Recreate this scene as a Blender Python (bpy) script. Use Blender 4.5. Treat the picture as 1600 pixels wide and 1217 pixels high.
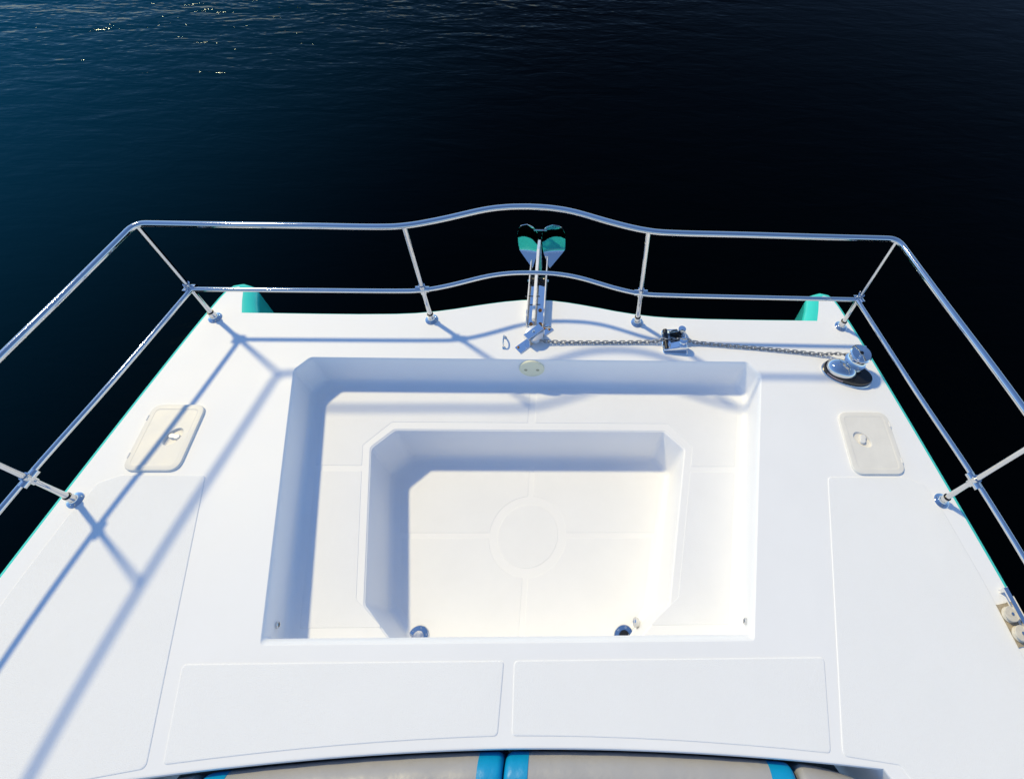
import bpy, bmesh, math, random
from mathutils import Vector, Matrix
PI = math.pi
random.seed(4)
S = bpy.context.scene
for o in list(S.objects):
    bpy.data.objects.remove(o)
C = S.collection

# ------------------------------------------------------------------ camera
CAM_H = 2.6
yaw, pitch, roll = -0.0684, 0.6597, 0.0709
cd = bpy.data.cameras.new('camera')
cam = bpy.data.objects.new('camera', cd)
C.objects.link(cam)
S.camera = cam
Rm = Matrix.Rotation(yaw, 3, 'Z') @ Matrix.Rotation(pitch, 3, 'X') @ Matrix.Rotation(roll, 3, 'Z')
cam.matrix_world = Matrix.Translation((0.237, 0.0, CAM_H)) @ Rm.to_4x4()
cd.sensor_fit = 'HORIZONTAL'
cd.sensor_width = 36.0
cd.lens = 892.89 / 1600 * 36
cd.shift_x = (800 - 942.84) / 1600
cd.shift_y = -(608.5 - 440.99) / 1600
cd.clip_start = 0.05
cd.clip_end = 9000

# ------------------------------------------------------------------ light
sun_dir = Vector((-0.485, 0.375, 0.790)).normalized()
W = bpy.data.worlds.new('World')
S.world = W
W.use_nodes = True
nt = W.node_tree
sky = nt.nodes.new('ShaderNodeTexSky')
sky.sky_type = 'NISHITA'
sky.sun_disc = False
sky.sun_elevation = math.asin(sun_dir.z)
sky.sun_rotation = math.atan2(sun_dir.x, sun_dir.y)
sky.dust_density = 0.0
sky.air_density = 1.0
sky.ozone_density = 7.0
sky.altitude = 300
nt.links.new(sky.outputs[0], nt.nodes['Background'].inputs[0])
nt.nodes['Background'].inputs[1].default_value = 0.15
sd = bpy.data.lights.new('sun', 'SUN')
sd.energy = 2.55
sd.angle = math.radians(3.2)   # disc widened to soften the rail shadows
sd.color = (1.0, 0.845, 0.48)
sun = bpy.data.objects.new('sun', sd)
C.objects.link(sun)
sun.rotation_euler = sun_dir.to_track_quat('Z', 'Y').to_euler()
S.view_settings.view_transform = 'Standard'
S.view_settings.look = 'None'
S.view_settings.exposure = 0.20
S.cycles.diffuse_bounces = 8
S.cycles.max_bounces = 14
S.view_settings.gamma = 1

# ------------------------------------------------------------------ materials
def mat(name, col, rough=0.5, metal=0.0, coat=0.0, spec=0.5, var=0.0, vscale=6.0, bump=None, rvar=0.0, sheen=0.0):
    """principled surface; var = slight tone variation, bump = (kind, scale, distance)"""
    m = bpy.data.materials.new(name)
    m.use_nodes = True
    n, l = m.node_tree.nodes, m.node_tree.links
    b = n['Principled BSDF']
    b.inputs['Base Color'].default_value = (*col, 1)
    b.inputs['Roughness'].default_value = rough
    b.inputs['Metallic'].default_value = metal
    b.inputs['Coat Weight'].default_value = coat
    b.inputs['Coat Roughness'].default_value = 0.08
    b.inputs['Specular IOR Level'].default_value = spec
    b.inputs['Sheen Weight'].default_value = sheen
    tc = n.new('ShaderNodeTexCoord')
    if var or rvar:
        nz = n.new('ShaderNodeTexNoise')
        nz.inputs['Scale'].default_value = vscale
        nz.inputs['Detail'].default_value = 6
        nz.inputs['Roughness'].default_value = 0.6
        l.new(tc.outputs['Object'], nz.inputs['Vector'])
        if var:
            mr = n.new('ShaderNodeMapRange')
            mr.inputs['From Min'].default_value = 0.3
            mr.inputs['From Max'].default_value = 0.7
            mr.inputs['To Min'].default_value = 1 - var
            mr.inputs['To Max'].default_value = 1.0
            l.new(nz.outputs['Fac'], mr.inputs['Value'])
            mx = n.new('ShaderNodeVectorMath')
            mx.operation = 'SCALE'
            mx.inputs[0].default_value = col
            l.new(mr.outputs[0], mx.inputs['Scale'])
            l.new(mx.outputs[0], b.inputs['Base Color'])
        if rvar:
            mr = n.new('ShaderNodeMapRange')
            mr.inputs['From Min'].default_value = 0.3
            mr.inputs['From Max'].default_value = 0.7
            mr.inputs['To Min'].default_value = rough
            mr.inputs['To Max'].default_value = rough + rvar
            l.new(nz.outputs['Fac'], mr.inputs['Value'])
            l.new(mr.outputs[0], b.inputs['Roughness'])
    if bump:
        kind, sc, dist = bump
        bp = n.new('ShaderNodeBump')
        bp.inputs['Distance'].default_value = dist
        if kind == 'grip':      # small diamond grip pattern of the moulded anti-slip areas
            mp = n.new('ShaderNodeMapping')
            mp.inputs['Rotation'].default_value = (0, 0, PI / 4)
            l.new(tc.outputs['Object'], mp.inputs[0])
            sp = n.new('ShaderNodeSeparateXYZ')
            l.new(mp.outputs[0], sp.inputs[0])
            outs = []
            for ax in 'XY':
                mm = n.new('ShaderNodeMath'); mm.operation = 'MULTIPLY'; mm.inputs[1].default_value = sc
                l.new(sp.outputs[ax], mm.inputs[0])
                si = n.new('ShaderNodeMath'); si.operation = 'SINE'
                l.new(mm.outputs[0], si.inputs[0])
                outs.append(si)
            ad = n.new('ShaderNodeMath'); ad.operation = 'MULTIPLY'
            l.new(outs[0].outputs[0], ad.inputs[0]); l.new(outs[1].outputs[0], ad.inputs[1])
            l.new(ad.outputs[0], bp.inputs['Height'])
        else:
            nz2 = n.new('ShaderNodeTexNoise')
            nz2.inputs['Scale'].default_value = sc
            nz2.inputs['Detail'].default_value = 4
            l.new(tc.outputs['Object'], nz2.inputs['Vector'])
            l.new(nz2.outputs['Fac'], bp.inputs['Height'])
        l.new(bp.outputs[0], b.inputs['Normal'])
    return m

M_gel = mat('white_gelcoat', (0.90, 0.90, 0.90), 0.42, spec=0.28, var=0.03, vscale=3, rvar=0.08, bump=('noise', 2.2, 0.0010))
M_grip = mat('anti_slip_gelcoat', (0.895, 0.895, 0.89), 0.5, spec=0.3, var=0.02, vscale=4, bump=('noise', 330, 0.0012))
M_cream = mat('cream_well_floor', (0.875, 0.878, 0.885), 0.5, spec=0.3, var=0.03, vscale=5, bump=('noise', 330, 0.0007))
M_hatch = mat('ivory_plastic', (0.83, 0.80, 0.735), 0.42, var=0.07, vscale=14, rvar=0.1)
M_knob = mat('pale_plastic', (0.80, 0.78, 0.74), 0.35)
M_yel = mat('yellowed_plastic', (0.84, 0.82, 0.60), 0.35, var=0.04, vscale=20)
M_dimple = mat('olive_plastic', (0.42, 0.41, 0.26), 0.5)
M_turq = mat('turquoise_gelcoat', (0.05, 0.72, 0.60), 0.22, coat=0.5, var=0.06, vscale=4)
M_steel = mat('polished_steel', (0.68, 0.69, 0.70), 0.045, 1.0, var=0.02, vscale=12, rvar=0.015)
M_mirror = mat('mirror_steel', (0.86, 0.87, 0.88), 0.025, 1.0, var=0.02, vscale=12, bump=('noise', 9, 0.0012))
M_brush = mat('brushed_steel', (0.72, 0.72, 0.72), 0.2, 1.0, var=0.12, vscale=40, rvar=0.1)
M_chain = mat('galvanised_steel', (0.42, 0.42, 0.43), 0.33, 0.9, var=0.35, vscale=90, rvar=0.15)
M_black = mat('black_plastic', (0.012, 0.012, 0.013), 0.25)
M_rubber = mat('black_rubber', (0.02, 0.02, 0.02), 0.6)
M_tag = mat('faded_label', (0.50, 0.36, 0.38), 0.5, var=0.5, vscale=260)
M_satin = mat('satin_steel', (0.85, 0.84, 0.82), 0.42, 0.75, var=0.1, vscale=60)
M_rust = mat('rusty_bolt', (0.36, 0.17, 0.06), 0.6, 0.3, var=0.4, vscale=200)
M_grey = mat('grey_vinyl', (0.43, 0.42, 0.41), 0.42, var=0.08, vscale=7, bump=('noise', 26, 0.0025))
M_blue = mat('blue_vinyl', (0.0, 0.33, 0.62), 0.42, var=0.08, vscale=7, bump=('noise', 30, 0.0025))
M_tan = mat('weathered_nylon', (0.50, 0.42, 0.30), 0.5, var=0.4, vscale=60)
M_cap = mat('worn_cream_nylon', (0.72, 0.66, 0.55), 0.5, var=0.22, vscale=50)
M_dark = mat('dark_hull_paint', (0.02, 0.03, 0.035), 0.5)

# ------------------------------------------------------------------ helpers
def wloc(o):
    v = Vector((0, 0, 0))
    while o:
        v += o.location
        o = o.parent
    return v

def obj(name, bm, m, parent=None, origin=None, smooth=True, sharp=35):
    """links a bmesh written in world coordinates as ONE object"""
    og = Vector(origin) if origin is not None else (wloc(parent) if parent else Vector((0, 0, 0)))
    bmesh.ops.recalc_face_normals(bm, faces=bm.faces)
    for v in bm.verts:
        v.co -= og
    me = bpy.data.meshes.new(name)
    bm.to_mesh(me)
    bm.free()
    me.materials.append(m)
    if smooth:
        for p in me.polygons:
            p.use_smooth = True
        me.set_sharp_from_angle(angle=math.radians(sharp))
    o = bpy.data.objects.new(name, me)
    C.objects.link(o)
    o.parent = parent
    o.location = og - (wloc(parent) if parent else Vector((0, 0, 0)))
    if smooth:
        wn = o.modifiers.new('normals', 'WEIGHTED_NORMAL')
        wn.keep_sharp = True
    return o

def tag(o, label=None, cat=None, group=None, kind=None):
    if label: o['label'] = label
    if cat: o['category'] = cat
    if group: o['group'] = group
    if kind: o['kind'] = kind
    return o

def thing(name, label, cat, loc=(0, 0, 0), group=None):
    o = bpy.data.objects.new(name, None)
    o.empty_display_size = 0.1
    C.objects.link(o)
    o.location = loc
    return tag(o, label, cat, group)

def loft(bm, rings, closed=True, cap0=False, cap1=False):
    R = [[bm.verts.new(p) for p in r] for r in rings]
    n = len(rings[0])
    for a, b in zip(R[:-1], R[1:]):
        for i in range(n if closed else n - 1):
            j = (i + 1) % n
            try: bm.faces.new((a[i], a[j], b[j], b[i]))
            except ValueError: pass
    if cap0: bm.faces.new(R[0][::-1])
    if cap1: bm.faces.new(R[-1])
    return R

def frames(pts):
    pts = [Vector(p) for p in pts]
    T = []
    for i in range(len(pts)):
        a = pts[max(i - 1, 0)]; b = pts[min(i + 1, len(pts) - 1)]
        T.append((b - a).normalized())
    u = T[0].orthogonal().normalized()
    out = []
    for t in T:
        u = (u - t * u.dot(t)).normalized()
        out.append((t, u, t.cross(u)))
    return pts, out

def tube(bm, pts, r, seg=14, caps=True):
    pts, F = frames(pts)
    rs = r if isinstance(r, (list, tuple)) else [r] * len(pts)
    rings = []
    for p, (t, u, v), rr in zip(pts, F, rs):
        rings.append([p + (u * math.cos(a) + v * math.sin(a)) * rr for a in [2 * PI * k / seg for k in range(seg)]])
    loft(bm, rings, cap0=caps, cap1=caps)
    return bm

def catmull(pts, n=8, closed=False):
    P = [Vector(p) for p in pts]
    out = []
    for i in range(len(P) - 1):
        p0 = P[max(i - 1, 0)]; p1 = P[i]; p2 = P[i + 1]; p3 = P[min(i + 2, len(P) - 1)]
        for k in range(n):
            t = k / n
            out.append(0.5 * ((2 * p1) + (p2 - p0) * t + (2 * p0 - 5 * p1 + 4 * p2 - p3) * t * t + (3 * p1 - p0 - 3 * p2 + p3) * t ** 3))
    out.append(P[-1])
    return out

def lathe(bm, prof, c=(0, 0, 0), axis=(0, 0, 1), seg=28, sx=1, sy=1):
    q = Vector(axis).normalized().to_track_quat('Z', 'Y')
    c = Vector(c)
    rings = []
    for r, z in prof:
        rings.append([c + q @ Vector((r * math.cos(2 * PI * k / seg) * sx, r * math.sin(2 * PI * k / seg) * sy, z)) for k in range(seg)])
    loft(bm, rings, cap0=True, cap1=True)
    return bm

def box(bm, c, s, rot=None, bev=0.0):
    r = bmesh.ops.create_cube(bm, size=1)
    vs = r['verts']
    q = rot or Matrix.Identity(3)
    for v in vs:
        v.co = Vector(c) + q @ Vector((v.co.x * s[0], v.co.y * s[1], v.co.z * s[2]))
    if bev:
        es = set(e for v in vs for e in v.link_edges)
        bmesh.ops.bevel(bm, geom=list(es), offset=bev, segments=2, affect='EDGES', profile=0.5)
    return bm

def rnd(poly, rad, seg=5):
    """rounds the corners of a closed 2-D polygon; always seg+1 points per corner"""
    out = []
    n = len(poly)
    for i in range(n):
        p = Vector(poly[i][:2]); a = Vector(poly[i - 1][:2]); b = Vector(poly[(i + 1) % n][:2])
        r = rad[i] if isinstance(rad, (list, tuple)) else rad
        u = (a - p); v = (b - p)
        lu, lv = u.length, v.length
        u.normalize(); v.normalize()
        ang = u.angle(v)
        t = min(r / max(math.tan(ang / 2), 1e-4), lu * 0.48, lv * 0.48)
        p0 = p + u * t; p1 = p + v * t
        for k in range(seg + 1):
            s = k / seg
            out.append((1 - s) ** 2 * p0 + 2 * s * (1 - s) * p + s * s * p1)
    return out

def offset(pts, d):
    """positive d moves a closed loop inward"""
    n = len(pts)
    area = sum(pts[i].x * pts[(i + 1) % n].y - pts[(i + 1) % n].x * pts[i].y for i in range(n))
    sg = 1 if area > 0 else -1
    out = []
    for i in range(n):
        e0 = (pts[i] - pts[i - 1]); e1 = (pts[(i + 1) % n] - pts[i])
        if e0.length < 1e-7: e0 = e1
        if e1.length < 1e-7: e1 = e0
        e0 = e0.normalized(); e1 = e1.normalized()
        n0 = Vector((-e0.y, e0.x)) * sg; n1 = Vector((-e1.y, e1.x)) * sg
        m = (n0 + n1)
        if m.length < 1e-6: m = n0
        m.normalize()
        out.append(pts[i] + m * d / max(m.dot(n0), 0.5))
    return out

def up(pts, z): return [Vector((p.x, p.y, z)) for p in pts]

def mirror(pts): return [(-p[0], *p[1:]) for p in pts][::-1]

def fill(bm, loops):
    """flat face with holes between closed loops of vertices"""
    es = []
    for L in loops:
        for i in range(len(L)):
            a, b = L[i], L[(i + 1) % len(L)]
            e = bm.edges.get((a, b)) or bm.edges.new((a, b))
            es.append(e)
    bmesh.ops.triangle_fill(bm, use_beauty=True, edges=es)

def slab(bm, pts, z0, z1, r=0.003):
    """raised flat moulding with a soft edge"""
    rings = [up(pts, z0), up(pts, z0 + (z1 - z0) * 0.35), up(offset(pts, r * 0.35), z0 + (z1 - z0) * 0.8), up(offset(pts, r), z1)]
    R = loft(bm, rings)
    fill(bm, [R[-1]])
    return bm

# ------------------------------------------------------------------ water
def make_water():
    bm = bmesh.new()
    n = 40
    # one sheet reaching the horizon, finer near the boat
    xs = [math.copysign(abs(t) ** 3, t) * 4000 for t in [(-1 + 2 * k / n) for k in range(n + 1)]]
    vs = [[bm.verts.new((x, y, -1.25)) for x in xs] for y in xs]
    for i in range(n):
        for j in range(n):
            bm.faces.new((vs[i][j], vs[i][j + 1], vs[i + 1][j + 1], vs[i + 1][j]))
    m = bpy.data.materials.new('sea_water')
    m.use_nodes = True
    nn, l = m.node_tree.nodes, m.node_tree.links
    b = nn['Principled BSDF']
    b.inputs['Base Color'].default_value = (0.0003, 0.003, 0.005, 1)
    b.inputs['Roughness'].default_value = 0.06
    b.inputs['IOR'].default_value = 1.333
    b.inputs['Specular IOR Level'].default_value = 0.035
    b.inputs['Specular Tint'].default_value = (0.4, 0.78, 1.0, 1)
    tc = nn.new('ShaderNodeTexCoord')
    # sky reflection painted into the water colour: bright ahead to port, near black elsewhere
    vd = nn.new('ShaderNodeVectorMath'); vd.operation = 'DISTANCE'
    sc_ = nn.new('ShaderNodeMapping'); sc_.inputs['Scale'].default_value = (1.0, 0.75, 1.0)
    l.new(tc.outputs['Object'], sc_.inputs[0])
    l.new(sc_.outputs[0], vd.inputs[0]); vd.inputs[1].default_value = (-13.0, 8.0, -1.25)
    sky_sheen = nn.new('ShaderNodeMapRange'); sky_sheen.interpolation_type = 'SMOOTHERSTEP'
    sky_sheen.inputs['From Min'].default_value = 14.0; sky_sheen.inputs['From Max'].default_value = 3.0
    l.new(vd.outputs['Value'], sky_sheen.inputs['Value'])
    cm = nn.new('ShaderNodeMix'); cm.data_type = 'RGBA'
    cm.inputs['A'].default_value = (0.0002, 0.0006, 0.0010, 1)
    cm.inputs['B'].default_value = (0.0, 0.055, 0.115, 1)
    l.new(sky_sheen.outputs[0], cm.inputs['Factor'])
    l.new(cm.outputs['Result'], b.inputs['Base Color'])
    # a breeze ruffles the water far ahead to port, the lee close to the hull stays smooth
    rd = nn.new('ShaderNodeVectorMath'); rd.operation = 'DISTANCE'
    l.new(tc.outputs['Object'], rd.inputs[0]); rd.inputs[1].default_value = (-6.0, 16.0, -1.25)
    ruf = nn.new('ShaderNodeMapRange'); ruf.interpolation_type = 'SMOOTHSTEP'
    ruf.inputs['From Min'].default_value = 13.0; ruf.inputs['From Max'].default_value = 6.0
    ruf.inputs['To Min'].default_value = 0.18; ruf.inputs['To Max'].default_value = 1.9
    l.new(rd.outputs['Value'], ruf.inputs['Value'])
    def noise(scale, stretch, detail, rot):
        mp = nn.new('ShaderNodeMapping')
        mp.inputs['Scale'].default_value = (scale * stretch, scale, scale)
        mp.inputs['Rotation'].default_value = (0, 0, rot)
        l.new(tc.outputs['Object'], mp.inputs[0])
        t = nn.new('ShaderNodeTexNoise')
        t.inputs['Scale'].default_value = 1
        t.inputs['Detail'].default_value = detail
        t.inputs['Roughness'].default_value = 0.55
        t.inputs['Distortion'].default_value = 0.4
        l.new(mp.outputs[0], t.inputs['Vector'])
        return t
    prev = None
    for sc, st, de, ro, dist in ((1.1, 0.5, 2, 0.25, 0.030), (4.4, 0.34, 3, -0.2, 0.044), (13, 0.42, 2, 0.12, 0.0095)):
        t = noise(sc, st, de, ro)
        bp = nn.new('ShaderNodeBump')
        am = nn.new('ShaderNodeMath'); am.operation = 'MULTIPLY'; am.inputs[1].default_value = dist
        l.new(ruf.outputs[0], am.inputs[0]); l.new(am.outputs[0], bp.inputs['Distance'])
        l.new(t.outputs['Fac'], bp.inputs['Height'])
        if prev: l.new(prev.outputs[0], bp.inputs['Normal'])
        prev = bp
    l.new(prev.outputs[0], b.inputs['Normal'])
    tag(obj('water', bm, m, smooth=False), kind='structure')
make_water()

# ------------------------------------------------------------------ the boat: deck, wells, hull
boat = thing('catamaran', 'white catamaran foredeck with turquoise hull edges and sunken square seating well', 'boat', (0, 0, 0))

side_W = [(-2.20, -0.9), (-2.16, -0.5), (-2.115, -0.1), (-2.062, 0.30), (-2.032, 0.47), (-1.962, 0.80), (-1.873, 1.20), (-1.768, 1.65), (-1.712, 1.86)]
side_T = [(p[0] - 0.020, p[1]) for p in side_W]
side_W = [p[:] for p in catmull(side_W, 4)]; side_T = [p[:] for p in catmull(side_T, 4)]
nose_W = [(-1.696, 1.905), (-1.672, 1.932), (-1.645, 1.938), (-1.622, 1.928), (-1.610, 1.905), (-1.592, 1.84), (-1.575, 1.79), (-1.566, 1.764)]
nose_T = [(-1.712, 1.920), (-1.680, 1.956), (-1.630, 1.972), (-1.575, 1.958), (-1.543, 1.920), (-1.522, 1.85), (-1.500, 1.80), (-1.487, 1.768)]
front_h = [(-1.45, 1.764), (-1.30, 1.763), (-1.154, 1.763), (-0.95, 1.764), (-0.75, 1.769), (-0.65, 1.776), (-0.546, 1.789), (-0.44, 1.808), (-0.344, 1.829), (-0.25, 1.848), (-0.172, 1.862), (-0.08, 1.874), (0, 1.877)]
front_W = front_h[:-1]; front_T = [(p[0], p[1] + 0.006) for p in front_W]
halfW = side_W + nose_W + front_W
halfT = side_T + nose_T + front_T
rimW = [Vector(p[:2]) for p in halfW] + [Vector((0, 1.877))] + [Vector(p[:2]) for p in mirror(halfW)]
rimT = [Vector(p[:2]) for p in halfT] + [Vector((0, 1.883))] + [Vector(p[:2]) for p in mirror(halfT)]

# cockpit cut-out behind the foredeck (aft edge of the deck is curved)
def edge_y(x): return -0.057 - 0.0425 * abs(x) ** 1.9
aft = [Vector((x, edge_y(x))) for x in [1.34 - 0.067 * k for k in range(41)]]
aft_full = [Vector((1.44, -0.9)), Vector((1.40, -0.22))] + aft + [Vector((-1.40, -0.22)), Vector((-1.44, -0.9))]

outer_c = [(-1.128, 1.499), (1.128, 1.499), (1.190, 1.425), (0.946, 0.250), (-0.946, 0.250), (-1.190, 1.425)]
lip_c = [(-1.118, 1.489), (1.118, 1.489), (1.178, 1.418), (0.938, 0.278), (-0.938, 0.278), (-1.178, 1.418)]
floor_c = [(-1.105, 1.468), (1.105, 1.468), (1.160, 1.402), (0.925, 0.190), (-0.925, 0.190), (-1.160, 1.402)]
rad_o = [0.035, 0.035, 0.035, 0.02, 0.02, 0.035]
outer = rnd(outer_c, rad_o); lip = rnd(lip_c, rad_o); flo = rnd(floor_c, [0.05, 0.05, 0.05, 0.03, 0.03, 0.05])
ZO, ZI = -0.20, -0.455
inner_c = [(-0.693, 1.201), (0.693, 1.201), (0.792, 1.105), (0.657, 0.41), (0.47, 0.235), (-0.47, 0.235), (-0.657, 0.41), (-0.792, 1.105)]
ifloor_c = [(-0.655, 1.155), (0.655, 1.155), (0.745, 1.065), (0.618, 0.43), (0.45, 0.262), (-0.45, 0.262), (-0.618, 0.43), (-0.745, 1.065)]
inner = rnd(inner_c, 0.03); iflo = rnd(ifloor_c, 0.05)

def deck_mesh():
    bm = bmesh.new()
    top = [bm.verts.new((p.x, p.y, 0)) for p in rimW]
    # soft edge down into the cockpit
    a_r = loft(bm, [up(aft_full, 0), [Vector((p.x, p.y - 0.006, -0.003)) for p in aft_full], [Vector((p.x, p.y - 0.010, -0.012)) for p in aft_full], [Vector((p.x, p.y - 0.010, -0.10)) for p in aft_full], [Vector((p.x, p.y - 0.010, -1.0)) for p in aft_full]], closed=False)
    hole = [bm.verts.new((p.x, p.y, 0)) for p in outer]
    fill(bm, [top + a_r[0], hole])
    bmesh.ops.remove_doubles(bm, verts=bm.verts, dist=1e-5)
    return bm
deck = obj('deck', deck_mesh(), M_gel, boat)

def well_mesh(rim, mid, low, z0, zm, z1, hole=None, bottom=False):
    bm = bmesh.new()
    R = [up(rim, z0), up([r.lerp(m, 0.3) for r, m in zip(rim, mid)], z0 - 0.003), up([r.lerp(m, 0.75) for r, m in zip(rim, mid)], z0 + (zm - z0) * 0.35), up(mid, zm)]
    f = 0.035
    for k in range(1, 4):
        t = k / 3
        R.append(up([m.lerp(l, t) for m, l in zip(mid, low)], zm + (z1 + f - zm) * t))
    for k in range(1, 6):
        a = PI / 2 * k / 5
        R.append(up(offset(low, f * (1 - math.cos(a))), z1 + f - f * math.sin(a)))
    L = loft(bm, R)
    if hole:
        h = [bm.verts.new((p.x, p.y, z1)) for p in hole]
        fill(bm, [L[-1], h])
    else:
        fill(bm, [L[-1]])
    return bm
rimo = [p.copy() for p in outer]
obj('outer_well', well_mesh(rimo, lip, flo, 0, -0.05, ZO, hole=inner), M_gel, boat)
inner_mid = [p.lerp(q, 0.22) for p, q in zip(inner, iflo)]
obj('inner_well', well_mesh(inner, inner_mid, iflo, ZO, ZO - 0.012, ZI), M_gel, boat)

def hull_mesh():
    bm = bmesh.new()
    n = len(rimW)
    def ring(t, zf, dz=0.0):
        out = []
        for a, b in zip(rimW, rimT):
            d = (b - a).length
            h = max(0.012, min(d * 0.8, 0.05))
            p = a.lerp(b, t)
            out.append(Vector((p.x, p.y, -h * zf + dz)))
        return out
    rings = [ring(0, 0)]
    for k in range(1, 7):
        a = PI / 2 * k / 6
        rings.append(ring(math.sin(a), 1 - math.cos(a)))
    rings.append([Vector((p.x, p.y, -0.16)) for p in rimT])
    rings.append([Vector((p.x * 0.996, p.y - 0.004, -0.50)) for p in rimT])
    loft(bm, rings, closed=False)
    return bm
obj('hull_side', hull_mesh(), M_turq, boat)

def pontoon_mesh(sx):
    bm = bmesh.new()
    o = [Vector(p[:2]) for p in side_T] + [Vector(p[:2]) for p in nose_T]
    o += [Vector(p) for p in ((-1.44, 1.60), (-1.38, 1.1), (-1.38, 0.4), (-1.48, -0.02), (-1.49, -0.9))]
    o = [Vector((p.x * sx, p.y)) for p in o]
    cx = -1.6 * sx
    R = []
    for z, s, dy in ((-0.30, 0.985, -0.006), (-0.7, 0.97, 0.0), (-1.1, 0.90, 0.02), (-1.5, 0.7, 0.0), (-1.9, 0.3, -0.2)):
        R.append([Vector((cx + (p.x - cx) * s, p.y - 0.008 + dy * (1 if p.y > 1.5 else 0), z)) for p in o])
    loft(bm, R, cap0=True, cap1=True)
    return bm
for sx in (1, -1):
    obj('pontoon', pontoon_mesh(sx), M_turq, boat)
bm = bmesh.new(); box(bm, (0, 0.45, -0.56), (2.9, 2.55, 0.10)); obj('bridge_deck_underside', bm, M_dark, boat, smooth=False)
bm = bmesh.new(); box(bm, (0, -0.75, -1.02), (3.2, 1.3, 0.06)); obj('cockpit_floor', bm, M_gel, boat, smooth=False)

# raised anti-slip panels
def panel(poly, rad, z, m, h=0.003, r=0.004):
    bm = bmesh.new()
    slab(bm, rnd(poly, rad) if rad is not None else poly, z, z + h, r)
    return obj('anti_slip_panel', bm, m, boat)
sidep = [(-1.402, 0.893), (-1.765, 0.893), (-1.845, 0.86), (-1.897, 0.72), (-1.958, 0.45), (-2.0, 0.2), (-2.04, -0.1), (-2.07, -0.45), (-1.47, -0.45), (-1.45, -0.20), (-1.40, -0.128), (-1.20, -0.100)]
panel(sidep, 0.02, 0, M_grip)
panel(mirror(sidep), 0.02, 0, M_grip)
def sternp(x0, x1, x0b, x1b):
    lo = [(x1b + (x0b - x1b) * k / 8, edge_y(x1b + (x0b - x1b) * k / 8) + 0.028 - 0.006 * abs(x1b + (x0b - x1b) * k / 8)) for k in range(9)]
    return rnd([(x0, 0.194), (x1, 0.194)] + lo, [0.015, 0.015, 0.015] + [0.002] * 7 + [0.015], 4)
panel(sternp(-1.205, -0.024, -1.148, -0.026), None, 0, M_grip)
panel(sternp(0.014, 1.208, 0.024, 1.160), None, 0, M_grip)
# well bench panels
b = 0.032
xl = lambda y: 1.105 + (y - 1.40) * 0.195      # inner face of the well side at height y
xi = lambda y: 0.824 + (y - 1.105) * 0.195 + 0.002   # border line round the inner well
YS0, YS1 = 1.012, 0.985
front_l = [(-0.018, 1.42), (-1.05, 1.42), (-1.10, 1.36), (-xl(YS0), YS0), (-xi(YS0), YS0), (-xi(1.115), 1.115), (-0.71, 1.238), (-0.018, 1.238)]
rear_l = [(-xi(YS1), YS1), (-xl(YS1), YS1), (-xl(0.33), 0.33), (-0.56, 0.33), (-0.692, 0.435)]
for P in (front_l, mirror(front_l), rear_l, mirror(rear_l)):
    panel(P, 0.006, ZO, M_cream, 0.0014, 0.0020)
# inner floor: four quarters round a disc
def quarter(sx, sy):
    cx, cy, R0 = 0.0, 0.752, 0.192
    g = 0.013
    pts = []
    a0 = math.asin(g / R0)
    for k in range(13):
        a = a0 + (PI / 2 - 2 * a0) * k / 12
        pts.append((cx + sx * R0 * math.cos(a), cy + sy * R0 * math.sin(a)))
    if sy > 0:
        pts += [(sx * g, 1.105), (sx * 0.62, 1.105), (sx * 0.692, 1.04), (sx * 0.635, cy + g)]
    else:
        pts += [(sx * g, 0.30), (sx * 0.44, 0.30), (sx * 0.565, 0.44), (sx * 0.62, cy - g)]
    return [Vector(p) for p in pts]
for sx in (-1, 1):
    for sy in (-1, 1):
        panel(quarter(sx, sy), None, ZI, M_cream, 0.0013, 0.0020)
panel([Vector((0.150 * math.cos(2 * PI * k / 48), 0.752 + 0.150 * math.sin(2 * PI * k / 48))) for k in range(48)], None, ZI, M_cream, 0.0013, 0.0020)

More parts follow.
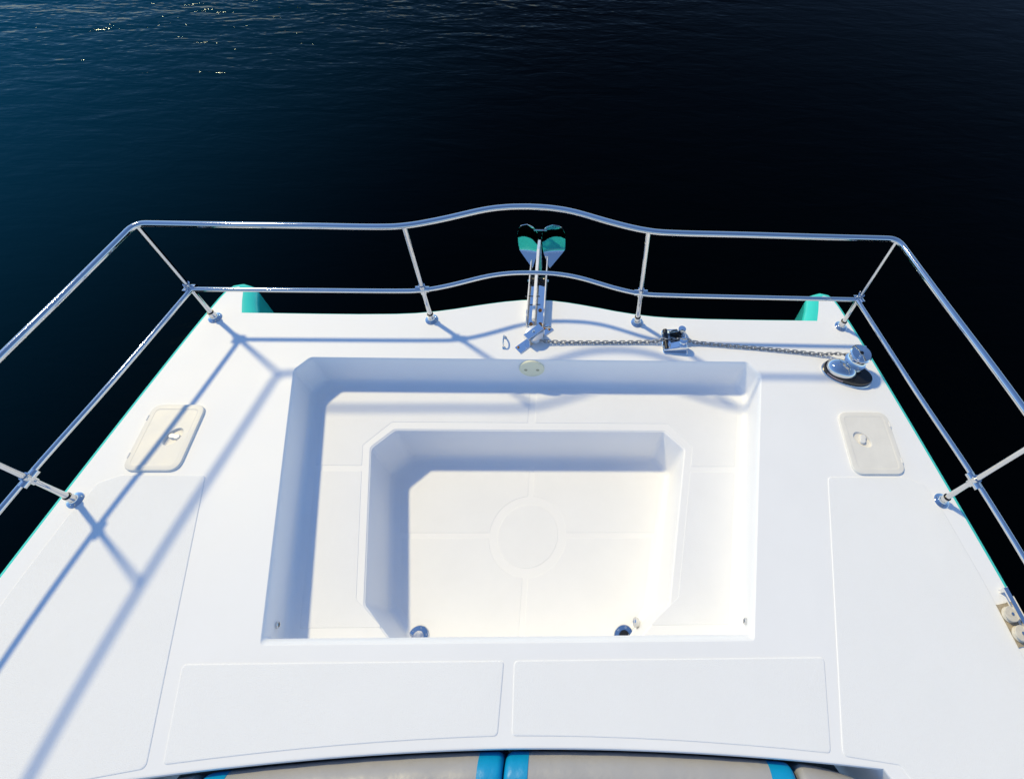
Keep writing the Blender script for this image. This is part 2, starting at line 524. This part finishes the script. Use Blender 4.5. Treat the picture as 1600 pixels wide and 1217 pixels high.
# access hatches
def hatch(cx, cy, w, h, hx, hy, hrot, lab):
    pts = rnd([(cx - w / 2, cy - h / 2), (cx + w / 2, cy - h / 2), (cx + w / 2, cy + h / 2), (cx - w / 2, cy + h / 2)], 0.05, 8)
    bm = bmesh.new()
    R = loft(bm, [up(pts, 0), up(pts, 0.008), up(offset(pts, 0.003), 0.012), up(offset(pts, 0.022), 0.0145), up(offset(pts, 0.026), 0.0125), up(offset(pts, 0.030), 0.0125)])
    rp = []
    for k in range(28):                                    # finger recess outline
        a = 2 * PI * k / 28
        e = Vector((0.048 * math.cos(a), 0.032 * math.sin(a)))
        e.rotate(Matrix.Rotation(hrot, 2))
        rp.append(Vector((hx + e.x, hy + e.y)))
    q = loft(bm, [up(rp, 0.0125), up(offset(rp, 0.002), 0.011), up(offset(rp, 0.005), 0.003), up(offset(rp, 0.009), 0.0015)])
    fill(bm, [R[-1], q[0]]); fill(bm, [q[-1]])
    o = obj('access_hatch', bm, M_hatch, boat, origin=(cx, cy, 0))
    o['label'] = lab
    bm = bmesh.new()
    d = Vector((math.cos(hrot + 2.0), math.sin(hrot + 2.0)))
    lp = []
    for k in range(24):
        a = 2 * PI * k / 24
        rr = 0.0175 + 0.0065 * math.cos(2 * a)
        lp.append(Vector((hx + 0.004 + rr * 1.15 * math.cos(a + hrot + 2.0), hy + 0.003 + rr * 1.0 * math.sin(a + hrot + 2.0))))
    slab(bm, lp, 0.0016, 0.0150, 0.003)
    obj('latch_knob', bm, M_knob, o)
    for sy in (-1, 1):
        bm = bmesh.new()
        tube(bm, [(cx + (w / 2 - 0.004) * (1 if cx > 0 else -1), cy + sy * 0.09 - 0.012, 0.011), (cx + (w / 2 - 0.004) * (1 if cx > 0 else -1), cy + sy * 0.09 + 0.012, 0.011)], 0.004, 8)
        obj('hinge', bm, M_knob, o)
hatch(-1.648, 1.068, 0.245, 0.318, -1.612, 1.066, 0.95, 'ivory hatch lid crossed by the narrow rail shadow')
hatch(1.652, 1.058, 0.250, 0.312, 1.614, 1.070, -0.75, 'ivory hatch lid with open round latch in full sun')

# round inspection plate in the forward wall of the well
bm = bmesh.new()
cz = (-0.006, 1.4815, -0.068)
lathe(bm, [(0.066, -0.006), (0.066, 0.002), (0.063, 0.005), (0.058, 0.0055), (0.056, 0.004), (0.0, 0.0045)], cz, (0, -1, 0.11), 40)
ip = obj('inspection_plate', bm, M_yel, boat, origin=cz)
for sx in (-1, 1):
    bm = bmesh.new()
    lathe(bm, [(0.009, 0.003), (0.009, 0.0055), (0.006, 0.006), (0, 0.005)], (cz[0] + sx * 0.031, cz[1], cz[2] - 0.006), (0, -1, 0.11), 14)
    obj('finger_dimple', bm, M_dimple, ip)
# little drain fittings in the side walls
for sx in (-1, 1):
    bm = bmesh.new()
    c = (sx * 0.943, 0.330, -0.098)
    lathe(bm, [(0.013, -0.012), (0.013, 0.002), (0.0105, 0.004), (0.008, 0.003), (0.008, -0.002), (0, -0.002)], c, (-sx, 0.2, 0), 20)
    dr = obj('drain_fitting', bm, M_steel, boat, origin=c)
    bm = bmesh.new()
    lathe(bm, [(0.0065, -0.003), (0.0065, 0.0015), (0, 0.0015)], c, (-sx, 0.2, 0), 14)
    obj('bore', bm, M_black, dr)
# table-leg sockets in the well floor
def socket(x, y, opened):
    bm = bmesh.new()
    lathe(bm, [(0.046, 0.0), (0.046, 0.003), (0.043, 0.006), (0.026, 0.008), (0.024, 0.008), (0.022, 0.002), (0.0, 0.002)], (x, y, ZI + 0.0026), seg=36)
    for k in range(6):
        a = 2 * PI * k / 6 + 0.3
        lathe(bm, [(0.0045, 0.0), (0.0045, 0.0085), (0.003, 0.0095), (0, 0.0095)], (x + 0.035 * math.cos(a), y + 0.035 * math.sin(a), ZI + 0.001), seg=10)
    so = obj('table_socket', bm, M_steel, boat, origin=(x, y, ZI))
    if opened:
        so['label'] = 'chrome table socket standing open with its cap on a cord'
        bm = bmesh.new(); lathe(bm, [(0.0215, 0.0), (0.0215, 0.0035), (0, 0.0035)], (x, y, ZI + 0.0036)); obj('bore', bm, M_black, so)
        bm = bmesh.new()
        c = (x + 0.055, y + 0.050, ZI + 0.026)
        lathe(bm, [(0.021, -0.005), (0.023, -0.002), (0.023, 0.003), (0.019, 0.005), (0.019, 0.011), (0, 0.012)], c, (0.80, 0.1, 0.55))
        obj('socket_cap', bm, M_steel, so)
        bm = bmesh.new(); tube(bm, catmull([(x + 0.026, y + 0.01, ZI + 0.006), (x + 0.036, y + 0.024, ZI + 0.008), (x + 0.046, y + 0.042, ZI + 0.018)], 5), 0.0015, 6); obj('cord', bm, M_knob, so)
    else:
        so['label'] = 'chrome table socket closed by a screwed flat lid'
        bm = bmesh.new(); lathe(bm, [(0.0235, 0.0), (0.0235, 0.006), (0, 0.0065)], (x, y, ZI + 0.0036))
        box(bm, (x, y, ZI + 0.0105), (0.022, 0.004, 0.003)); obj('socket_cap', bm, M_brush, so)
socket(-0.462, 0.322, False)
socket(0.468, 0.318, True)

# ------------------------------------------------------------------ bow railing
HM, HT = 0.263, 0.7095
rail = thing('bow_railing', 'polished steel tube railing round the bow, two rails high', 'railing', (0, 1.73, 0))
def mirr(L): return L + [(-p[0], *p[1:]) for p in L[-2::-1]]
t_side = [(-2.08, -0.55), (-2.035, -0.1), (-1.985, 0.35), (-1.91, 0.79), (-1.855, 1.05), (-1.775, 1.38), (-1.705, 1.68)]
def corner(a, c, b, n=5):
    a, b, c = Vector(a), Vector(b), Vector(c)
    return [tuple((1 - t) ** 2 * a + 2 * t * (1 - t) * c + t * t * b) for t in [k / n for k in range(n + 1)]]
top_l = catmull([(*p, HT) for p in t_side], 4) + [Vector(p) for p in corner((-1.703, 1.692, HT), (-1.692, 1.742, HT), (-1.645, 1.742, HT))]
fr_t = catmull([(-1.645, 1.742, HT), (-1.372, 1.744, HT), (-0.977, 1.748, HT), (-0.66, 1.750, HT), (-0.53, 1.763, HT), (-0.39, 1.803, HT), (-0.21, 1.868, HT), (-0.10, 1.891, HT), (0.0, 1.897, HT)], 6)
fullt = mirr([tuple(p) for p in top_l[:-1] + fr_t])
bm = bmesh.new(); tube(bm, fullt, 0.0140, 20); obj('top_rail', bm, M_steel, rail)
mid_s = [(-2.12, -0.55, HM), (-2.07, -0.1, HM), (-2.0, 0.38, HM), (-1.915, 0.785, HM), (-1.803, 1.20, HM), (-1.676, 1.715, HM)]
def joined(L): return [tuple(p) for p in catmull(L, 5)]
for sg in (1, -1):
    bm = bmesh.new(); tube(bm, [(sg * p[0], p[1], p[2]) for p in joined(mid_s)], 0.0115, 18); obj('mid_rail', bm, M_steel, rail)
fm = [(-1.672, 1.722, HM), (-1.132, 1.726, HM), (-0.70, 1.730, HM), (-0.556, 1.738, HM), (-0.43, 1.768, HM), (-0.244, 1.832, HM), (-0.12, 1.857, HM), (0.0, 1.863, HM)]
bm = bmesh.new(); tube(bm, mirr([tuple(p) for p in catmull(fm, 6)]), 0.0115, 18); obj('mid_rail', bm, M_steel, rail)

def post(x, y, tx, ty, dirs, ht=HT):
    """post with round flange, socket collar and a clamp fitting on the middle rail"""
    b0 = Vector((x, y, 0)); t = Vector((tx, ty, ht)); ax = (t - b0).normalized()
    bm = bmesh.new(); tube(bm, [b0 + ax * 0.03, b0 + ax * 0.3, t], 0.0115, 16)
    p = obj('post', bm, M_steel, rail, origin=(x, y, 0))
    bm = bmesh.new()
    lathe(bm, [(0.034, 0.0), (0.034, 0.003), (0.031, 0.006), (0.020, 0.010), (0.0165, 0.014), (0.0155, 0.020)], b0, (0, 0, 1), 28)
    lathe(bm, [(0.0160, 0.008), (0.0160, 0.050), (0.0152, 0.052)], b0, ax, 24)
    for k in range(3):
        a = 2 * PI * k / 3 + 0.5
        lathe(bm, [(0.0045, 0.004), (0.0045, 0.0085), (0.002, 0.0095)], b0 + Vector((0.026 * math.cos(a), 0.026 * math.sin(a), 0)), (0, 0, 1), 10)
    obj('flange', bm, M_steel, p)
    bm = bmesh.new()
    lathe(bm, [(0.0163, 0.0505), (0.0163, 0.0535)], b0, ax, 20)
    obj('seal_ring', bm, M_black, p)
    m = b0 + ax * (HM / ax.z)
    bm = bmesh.new()
    tube(bm, [m - ax * 0.030, m + ax * 0.030], 0.0158, 18)
    for d in dirs:
        d = Vector((d[0], d[1], 0)).normalized()
        tube(bm, [m + d * 0.004, m + d * 0.034], 0.0160, 18)
    obj('clamp_fitting', bm, M_steel, p)
    for s in (-1, 1):
        bm = bmesh.new()
        side = Vector((dirs[0][1], -dirs[0][0], 0)).normalized()
        lathe(bm, [(0.004, 0.012), (0.004, 0.022), (0.002, 0.024)], m + ax * 0.022 * s, side + ax * 0.3, 10)
        obj('grub_screw', bm, M_brush, p)
dS = (mid_s[-2][0] - mid_s[-1][0], mid_s[-2][1] - mid_s[-1][1])
for sg in (1, -1):
    post(sg * -1.690, 1.729, sg * -1.690, 1.738, [(sg, 0), (sg * dS[0], dS[1])])
    post(sg * -0.556, 1.737, sg * -0.545, 1.758, [(-1, 0), (1, 0)])
    post(sg * -1.902, 0.786, sg * -1.908, 0.79, [(0.235 * sg, 0.97), (-0.2 * sg, -0.97)])
    post(sg * -2.085, -0.35, sg * -2.06, -0.35, [(0.1 * sg, 0.97), (-0.1 * sg, -0.97)])

# ------------------------------------------------------------------ bow roller with anchor
rol = thing('bow_roller', 'long mirror polished steel anchor roller channel reaching out over the bow edge', 'bow roller', (0.005, 1.75, 0))
bm = bmesh.new(); box(bm, (0.004, 1.83, 0.008), (0.080, 0.33, 0.006), bev=0.001); obj('channel_floor', bm, M_mirror, rol)
def cheek(x, y0, y1, yp, z1, zf):
    bm = bmesh.new()
    prof = [(y0, 0.004), (y0, z1 * 0.6), (y0 + 0.03, z1), (yp, z1), (y1 - 0.03, zf), (y1, zf - 0.02), (y1, zf - 0.045), (yp, -0.012), (y0 + 0.2, 0.0)]
    R = loft(bm, [[Vector((x - 0.003, a, c)) for a, c in prof], [Vector((x + 0.003, a, c)) for a, c in prof]], cap0=True, cap1=True)
    bmesh.ops.bevel(bm, geom=[e for e in bm.edges], offset=0.0012, segments=2, affect='EDGES')
    return bm
obj('side_cheek', cheek(-0.043, 1.70, 2.14, 2.02, 0.062, 0.055), M_satin, rol)
obj('side_cheek', cheek(0.049, 1.70, 2.17, 2.02, 0.062, 0.055), M_satin, rol)
bm = bmesh.new(); lathe(bm, [(0.022, -0.040), (0.026, -0.036), (0.018, -0.008), (0.018, 0.008), (0.026, 0.036), (0.022, 0.040)], (0.003, 2.00, 0.018), (1, 0, 0)); obj('roller_wheel', bm, M_black, rol)
bm = bmesh.new(); tube(bm, [(-0.056, 2.00, 0.018), (0.062, 2.00, 0.018)], 0.007, 12); obj('axle', bm, M_steel, rol)
for (x, y) in ((0.024, 1.80), (0.030, 1.71), (-0.020, 1.71)):
    bm = bmesh.new(); lathe(bm, [(0.010, 0.010), (0.010, 0.015), (0.005, 0.019), (0, 0.019)], (x, y, 0), seg=14)
    obj('bolt', bm, M_rust, rol)
bm = bmesh.new(); tube(bm, [(-0.060, 1.865, 0.052), (0.020, 1.867, 0.050)], 0.003, 8); obj('retaining_pin', bm, M_black, rol)

anc = thing('anchor', 'mirror polished plough anchor with two rounded flukes hanging beyond the bow', 'anchor', (0.0, 2.1, 0.06))
bm = bmesh.new()
sh = [(1.70, 0.050), (1.70, 0.078), (1.95, 0.086), (2.18, 0.088), (2.275, 0.060), (2.285, -0.02), (2.25, -0.16), (2.215, -0.16), (2.225, 0.0), (2.15, 0.045), (1.95, 0.050)]
loft(bm, [[Vector((-0.012, a, c)) for a, c in sh], [Vector((0.004, a, c)) for a, c in sh]], cap0=True, cap1=True)
bmesh.ops.bevel(bm, geom=[e for e in bm.edges], offset=0.002, segments=2, affect='EDGES')
obj('shank', bm, M_satin, anc)
def fluke(sg):
    """tear-drop leaf: rounded upper blade, a crease, then a point folded back towards the shank"""
    bm = bmesh.new()
    cx = 0.068 if sg > 0 else -0.092
    top = Vector((cx, 2.425, 0.03)); cre = Vector((cx + sg * 0.002, 2.415, -0.20)); tip = Vector((-0.012 + sg * 0.056, 2.33, -0.27))
    side = Vector((1, 0.12 * sg, 0.0)).normalized()
    rows = []
    N, K, hw = 14, 10, (0.076 if sg > 0 else 0.066)
    for i in range(N + 1):
        s = i / N
        w = hw * math.sqrt(max(0.0, 1 - ((0.55 - s) / 0.55) ** 2)) if s < 0.55 else hw * (1 - 0.10 * ((s - 0.55) / 0.45) ** 2)
        w = max(w, 0.002)
        rows.append([top.lerp(cre, s) + side * (u * w) + Vector((0, 1, 0)) * (0.026 * math.sin(PI * s) * (1 - 0.45 * u * u)) for u in [-1 + 2 * k / K for k in range(K + 1)]])
    for i in range(1, 7):
        s = i / 6
        w = hw * 0.90 * (1 - s) + 0.003
        rows.append([cre.lerp(tip, s) + side * (u * w) for u in [-1 + 2 * k / K for k in range(K + 1)]])
    a = loft(bm, rows, closed=False)
    c = loft(bm, [[p + Vector((0, 0.005, -0.004)) for p in r] for r in rows], closed=False)
    n = len(rows)
    rim = [r[0] for r in rows[:15]][::-1] + [r[-1] for r in rows[:15]]
    tube(bm, rim, 0.0022, 6)
    for i in range(n - 1):
        for k in (0, K):
            bm.faces.new((a[i][k], a[i + 1][k], c[i + 1][k], c[i][k]))
    for i in (0, n - 1):
        for k in range(K):
            bm.faces.new((a[i][k], a[i][k + 1], c[i][k + 1], c[i][k]))
    return bm
for sg in (-1, 1):
    obj('fluke', fluke(sg), M_mirror, anc, sharp=50)
bm = bmesh.new(); tube(bm, [(-0.050, 2.425, -0.02), (0.030, 2.425, -0.02)], 0.005, 10); obj('cross_bar', bm, M_steel, anc)

# ------------------------------------------------------------------ turning block where the chain bends to the roller
gd = thing('chain_guide', 'steel turning block with round sheave and skewed base plate at chain end', 'chain guide', (0.006, 1.62, 0))
ang = math.atan2(1.691 - 1.560, 0.075 + 0.068)
rz = Matrix.Rotation(ang, 3, 'Z')
bm = bmesh.new(); box(bm, (0.003, 1.624, 0.003), (0.225, 0.050, 0.005), rz, 0.0015); obj('base_plate', bm, M_mirror, gd)
for s, y in ((-1, 0), (1, 0)):
    bm = bmesh.new()
    c = Vector((0.003, 1.624, 0.034)) + rz @ Vector((s * 0.048, 0, 0))
    box(bm, c, (0.005, 0.050, 0.060), rz, 0.0015); obj('bracket', bm, M_mirror, gd)
bm = bmesh.new()
c = Vector((0.003, 1.624, 0.0685)) 
box(bm, c, (0.102, 0.042, 0.005), rz, 0.0018)
obj('top_strap', bm, M_mirror, gd)
bm = bmesh.new()
lathe(bm, [(0.038, 0.022), (0.044, 0.027), (0.030, 0.040), (0.044, 0.053), (0.048, 0.053), (0.048, 0.056), (0.045, 0.059), (0.012, 0.0655), (0.0, 0.0655)], (0.006, 1.624, 0), seg=32); obj('sheave', bm, M_satin, gd)
bm = bmesh.new(); lathe(bm, [(0.007, 0.068), (0.007, 0.075), (0.004, 0.077), (0, 0.0765)], (0.003, 1.624, 0), seg=12); obj('bolt', bm, M_brush, gd)
for s in (-0.098, 0.095, 0.078):
    c = Vector((0.003, 1.624, 0)) + rz @ Vector((s, 0.012 if s < 0.08 else -0.010, 0))
    bm = bmesh.new(); lathe(bm, [(0.0065, 0.0045), (0.0065, 0.009), (0.003, 0.011), (0, 0.011)], c, seg=10)
    obj('bolt', bm, M_rust, gd)

# pad eye
pe = thing('pad_eye', 'small upright steel eye standing alone left of the chain guide', 'deck eye', (-0.154, 1.598, 0))
bm = bmesh.new()
tube(bm, [(-0.154, 1.598 + 0.032 * math.cos(a), 0.006 + 0.040 * math.sin(a)) for a in [PI * k / 14 for k in range(15)]], 0.004, 10)
obj('loop', bm, M_steel, pe)
for s in (-1, 1):
    bm = bmesh.new(); lathe(bm, [(0.010, 0), (0.010, 0.003), (0.006, 0.008), (0.0, 0.009)], (-0.154, 1.598 + s * 0.032, 0), seg=16); obj('foot', bm, M_steel, pe)

# ------------------------------------------------------------------ chain stopper
cs = thing('chain_stopper', 'mirror chrome chain stopper block gripping the chain midway across the deck', 'chain stopper', (0.748, 1.612, 0))
bx, by = 0.748, 1.615
bm = bmesh.new()
base = rnd([(bx - 0.064, by - 0.075), (bx + 0.066, by - 0.083), (bx + 0.066, by + 0.083), (bx - 0.064, by + 0.075)], 0.016)
R = loft(bm, [up(base, 0), up(base, 0.005), up(offset(base, 0.003), 0.008)]); fill(bm, [R[-1]])
obj('base_plate', bm, M_mirror, cs)
for s in (-1, 1):
    bm = bmesh.new()
    prof = [(-0.060, 0.007), (-0.060, 0.026), (-0.050, 0.034), (-0.028, 0.036), (0.020, 0.062), (0.058, 0.064), (0.060, 0.052), (0.062, 0.007)]
    y0, y1 = by + s * 0.030, by + s * 0.066
    loft(bm, [[Vector((bx + a, y0, c)) for a, c in prof], [Vector((bx + a, y1, c if c < 0.01 else c * (0.45 if s > 0 else 0.86))) for a, c in prof]], cap0=True, cap1=True)
    bmesh.ops.bevel(bm, geom=[e for e in bm.edges], offset=0.004, segments=3, affect='EDGES')
    obj('side_cheek', bm, M_mirror, cs)
    bm = bmesh.new()
    lathe(bm, [(0.020, 0.030), (0.021, 0.070), (0.020, 0.074), (0.0, 0.0755)], (bx + 0.038, by + s * 0.036, 0), seg=28, sy=1.0)
    obj('horn', bm, M_mirror, cs)
bm = bmesh.new(); tube(bm, [(bx - 0.046, by - 0.060, 0.024), (bx - 0.046, by + 0.060, 0.024)], 0.013, 16); obj('roller_wheel', bm, M_black, cs)
bm = bmesh.new(); box(bm, (bx + 0.006, by, 0.012), (0.05, 0.058, 0.008), bev=0.002); obj('chain_seat', bm, M_black, cs)

# ------------------------------------------------------------------ windlass
wl = thing('anchor_windlass', 'chrome electric windlass with capstan drum and black band near right edge', 'windlass', (1.635, 1.430, 0))
hd = math.radians(-20)
rw = Matrix.Rotation(hd, 3, 'Z')
wc = Vector((1.636, 1.428, 0))
def oval(a, bb, z, sh=0.0, n=44):
    out = []
    for k in range(n):
        t = 2 * PI * k / n
        x = a * math.cos(t) + sh; y = bb * math.sin(t)
        x = math.copysign(abs(math.cos(t)) ** 0.85, math.cos(t)) * a + sh
        out.append(wc + rw @ Vector((x, y, z)))
    return out
bm = bmesh.new(); loft(bm, [oval(.130, .068, 0), oval(.130, .068, .006), oval(.127, .065, .010), oval(.122, .060, .011)], cap0=True, cap1=True); obj('foot_flange', bm, M_brush, wl)
bm = bmesh.new(); loft(bm, [oval(.123, .061, .010), oval(.124, .062, .030), oval(.121, .059, .036), oval(.112, .052, .038)], cap0=True, cap1=True); obj('gasket_band', bm, M_black, wl)
bm = bmesh.new()
loft(bm, [[p for p in oval(.078 * math.cos(a), .054 * math.cos(a) ** .8, .034 + .044 * math.sin(a), -.036)] for a in [PI / 2 * k / 9 * .97 for k in range(10)]], cap0=True, cap1=True)
obj('cover', bm, M_steel, wl)
dc = Vector((1.672, 1.470, 0))
bm = bmesh.new(); lathe(bm, [(0.048, 0.030), (0.050, 0.042), (0.046, 0.050), (0.036, 0.056)], dc + Vector((0.0, 0, 0)), seg=32); obj('gypsy_housing', bm, M_brush, wl)
bm = bmesh.new(); lathe(bm, [(0.046, 0.058), (0.053, 0.061), (0.054, 0.068), (0.046, 0.073), (0.034, 0.084), (0.030, 0.100), (0.033, 0.120), (0.046, 0.133), (0.054, 0.138), (0.054, 0.143), (0.048, 0.150), (0.018, 0.154), (0.011, 0.154)], dc, seg=40); dr = obj('capstan_drum', bm, M_steel, wl)
bm = bmesh.new(); lathe(bm, [(0.0105, 0.140), (0.0105, 0.1545), (0, 0.1545)], dc, seg=6); obj('handle_socket', bm, M_black, dr)
for a in (0.9, -2.24):
    d = Vector((math.cos(a), math.sin(a), 0))
    bm = bmesh.new(); box(bm, dc + d * 0.034 + Vector((0, 0, 0.1515)), (0.036, 0.010, 0.004), Matrix.Rotation(a, 3, 'Z'), 0.001)
    obj('cap_rib', bm, M_mirror, dr)
bm = bmesh.new()
lab = []
for k in range(9):
    t = math.radians(-140 + 5.5 * k)
    x = math.copysign(abs(math.cos(t)) ** .85, math.cos(t)) * .1252; y = .0632 * math.sin(t)
    lab.append((x, y))
loft(bm, [[wc + rw @ Vector((x, y, z)) for x, y in lab] for z in (.016, .028)], closed=False)
obj('name_plate', bm, M_tag, wl)

# ------------------------------------------------------------------ anchor chain: every link is a part
ch = thing('anchor_chain', 'grey galvanised chain lying straight across the deck from windlass to guide', 'chain', (0.8, 1.6, 0.02))
def link_mesh():
    bm = bmesh.new()
    pts = []
    n = 16
    a, w = 0.0085, 0.0078
    for k in range(n):
        t = 2 * PI * k / n
        x = w * math.cos(t) + (a if math.cos(t) > 0 else -a) * (1 if abs(math.cos(t)) > 1e-6 else 0)
        pts.append(Vector((x, w * math.sin(t), 0)))
    rings = []
    for i in range(n):
        t = (pts[(i + 1) % n] - pts[i - 1]).normalized(); u = Vector((0, 0, 1)); v = t.cross(u)
        rings.append([pts[i] + (u * math.cos(q) + v * math.sin(q)) * 0.0029 for q in [2 * PI * j / 8 for j in range(8)]])
    rings.append(rings[0])
    loft(bm, rings)
    bmesh.ops.remove_doubles(bm, verts=bm.verts, dist=1e-6)
    me = bpy.data.meshes.new('link'); bm.to_mesh(me); bm.free()
    me.materials.append(M_chain)
    for p in me.polygons: p.use_smooth = True
    return me
lm = link_mesh()
path = catmull([(0.010, 1.66, 0.040), (0.020, 1.605, 0.034), (0.10, 1.597, 0.016), (0.35, 1.601, 0.010), (0.62, 1.606, 0.014), (0.69, 1.609, 0.034), (0.80, 1.608, 0.034), (0.88, 1.603, 0.014), (1.1, 1.585, 0.010), (1.35, 1.562, 0.010), (1.52, 1.543, 0.014), (1.60, 1.533, 0.036), (1.66, 1.512, 0.058)], 12)
pitch_l = 0.0222
acc = 0.0; prev = path[0]; k = 0
for i in range(1, len(path)):
    seg = path[i] - path[i - 1]; L = seg.length; pos = 0.0
    while acc + (L - pos) >= pitch_l:
        pos += pitch_l - acc; acc = 0.0
        p = path[i - 1] + seg * (pos / L)
        o = bpy.data.objects.new('link', lm); C.objects.link(o); o.parent = ch
        o.location = p - ch.location
        q = seg.to_track_quat('X', 'Z').to_matrix().to_4x4()
        o.rotation_euler = (q @ Matrix.Rotation((PI / 2 if k % 2 else 0) + random.uniform(-.15, .15) + 0.35, 4, 'X')).to_euler()
        k += 1
    acc += L - pos
print('links', k)

# ------------------------------------------------------------------ mooring fairlead at the right edge
fl = thing('mooring_fairlead', 'steel fairlead with two worn cream rollers at the right deck edge', 'fairlead', (2.03, 0.30, 0))
ea = math.atan2(0.47 - 0.30, 2.032 - 2.062)
rf = Matrix.Rotation(ea, 3, 'Z')
fc = Vector((2.022, 0.300, 0))
def fp(x, y, z): return fc + rf @ Vector((x, y, z))
bm = bmesh.new(); box(bm, fp(0, 0.014, 0.003), (0.150, 0.050, 0.004), rf, 0.0015); obj('base_plate', bm, M_tan, fl)
for s in (-1, 1):
    bm = bmesh.new(); lathe(bm, [(0.027, 0.006), (0.029, 0.009), (0.023, 0.016), (0.023, 0.022), (0.029, 0.030), (0.027, 0.033), (0.0, 0.034)], fp(s * 0.034, 0.012, 0), seg=28)
    w = obj('roller_wheel', bm, M_cap, fl)
    bm = bmesh.new(); lathe(bm, [(0.006, 0.032), (0.006, 0.037), (0, 0.038)], fp(s * 0.034, 0.012, 0), seg=12); obj('pin', bm, M_brush, w)
bm = bmesh.new(); box(bm, fp(-0.01, -0.014, 0.036), (0.27, 0.018, 0.005), rf, 0.002); obj('guard_bar', bm, M_mirror, fl)
for s in (-1, 1):
    bm = bmesh.new(); box(bm, fp(-0.01 + s * 0.128, -0.014, 0.018), (0.010, 0.014, 0.034), rf, 0.002); obj('guard_post', bm, M_mirror, fl)
bm = bmesh.new(); box(bm, fp(-0.14, -0.040, -0.012), (0.46, 0.006, 0.060), rf, 0.002); obj('wear_strip', bm, M_knob, fl)

# ------------------------------------------------------------------ cockpit backrest cushions along the aft edge
def cushion(x0, x1, bands, lab, taper0=0.0, taper1=0.0, ztop=-0.007):
    t = thing('backrest_cushion', lab, 'cushion', ((x0 + x1) / 2, edge_y((x0 + x1) / 2) - 0.08, -0.3), 'padded backrests along the aft deck edge')
    def prof(g, sc):
        # cross-section in (distance aft of the edge, z)
        pts = []
        r = 0.075
        D = 0.165
        for k in range(9):
            a = PI / 2 * k / 8
            pts.append((r - r * math.cos(a), -r + r * math.sin(a)))
        for k in range(9):
            a = PI / 2 * k / 8
            pts.append((D - r + r * math.sin(a), -r + r * math.cos(a)))
        pts.append((D, -0.40)); pts.append((0.0, -0.40))
        cx, cz = D / 2, -0.2
        return [(cx + (p[0] - cx) * sc + (g if p[0] > cx else -g), cz + (p[1] - cz) * (1 - (1 - sc) * 0.42) + (g if p[1] > cz else 0)) for p in pts]
    def sweep(a, b, g, e0, e1, n=None):
        bm = bmesh.new()
        n = n or max(6, int((b - a) / 0.03))
        xs = [a + (b - a) * k / n for k in range(n + 1)]
        E = 0.028
        if e0: xs = [a + E * (1 - math.cos(PI / 2 * k / 5)) for k in range(5)] + [x for x in xs if x > a + E]
        if e1: xs = [x for x in xs if x < b - E] + [b - E * (1 - math.cos(PI / 2 * k / 5)) for k in range(4, -1, -1)]
        R = []
        for x in xs:
            sc = 1.0
            if e0 and x < a + E: sc = 0.72 + 0.28 * math.sqrt(max(0, 1 - ((a + E - x) / E) ** 2))
            if e1 and x > b - E: sc = 0.72 + 0.28 * math.sqrt(max(0, 1 - ((x - b + E) / E) ** 2))
            if taper1: sc *= 1 - taper1 * max(0, (x - x0) / (x1 - x0)) ** 2
            if taper0: sc *= 1 - taper0 * max(0, (x1 - x) / (x1 - x0)) ** 2
            ye = edge_y(x) - 0.016
            ww = 0.0015 * math.sin(x * 37) + 0.001 * math.sin(x * 91 + 1)
            R.append([Vector((x, ye - d - g, z + ztop + ww)) for d, z in prof(g, sc)])
        loft(bm, R, cap0=True, cap1=True)
        return bm
    obj('pad', sweep(x0 + 0.004, x1 - 0.004, 0.0, True, True), M_grey, t)
    for a, bb in bands:
        obj('blue_band', sweep(a, bb, 0.0022, abs(a - x0) < 0.01, abs(bb - x1) < 0.01, 8), M_blue, t)
    return t
cushion(-1.032, -0.003, [(-1.032, -0.945), (-0.090, -0.003)], 'grey padded backrest with a blue band at each end, left of centre gap')
cushion(0.003, 1.030, [(0.003, 0.086), (0.940, 1.030)], 'grey padded backrest with a blue band at each end, right of centre gap')
cushion(1.040, 1.30, [], 'plain grey corner backrest tapering off at the right end of the row', taper1=0.45)
cushion(-1.30, -1.040, [], 'plain grey corner backrest at the left end of the row', taper0=0.45)
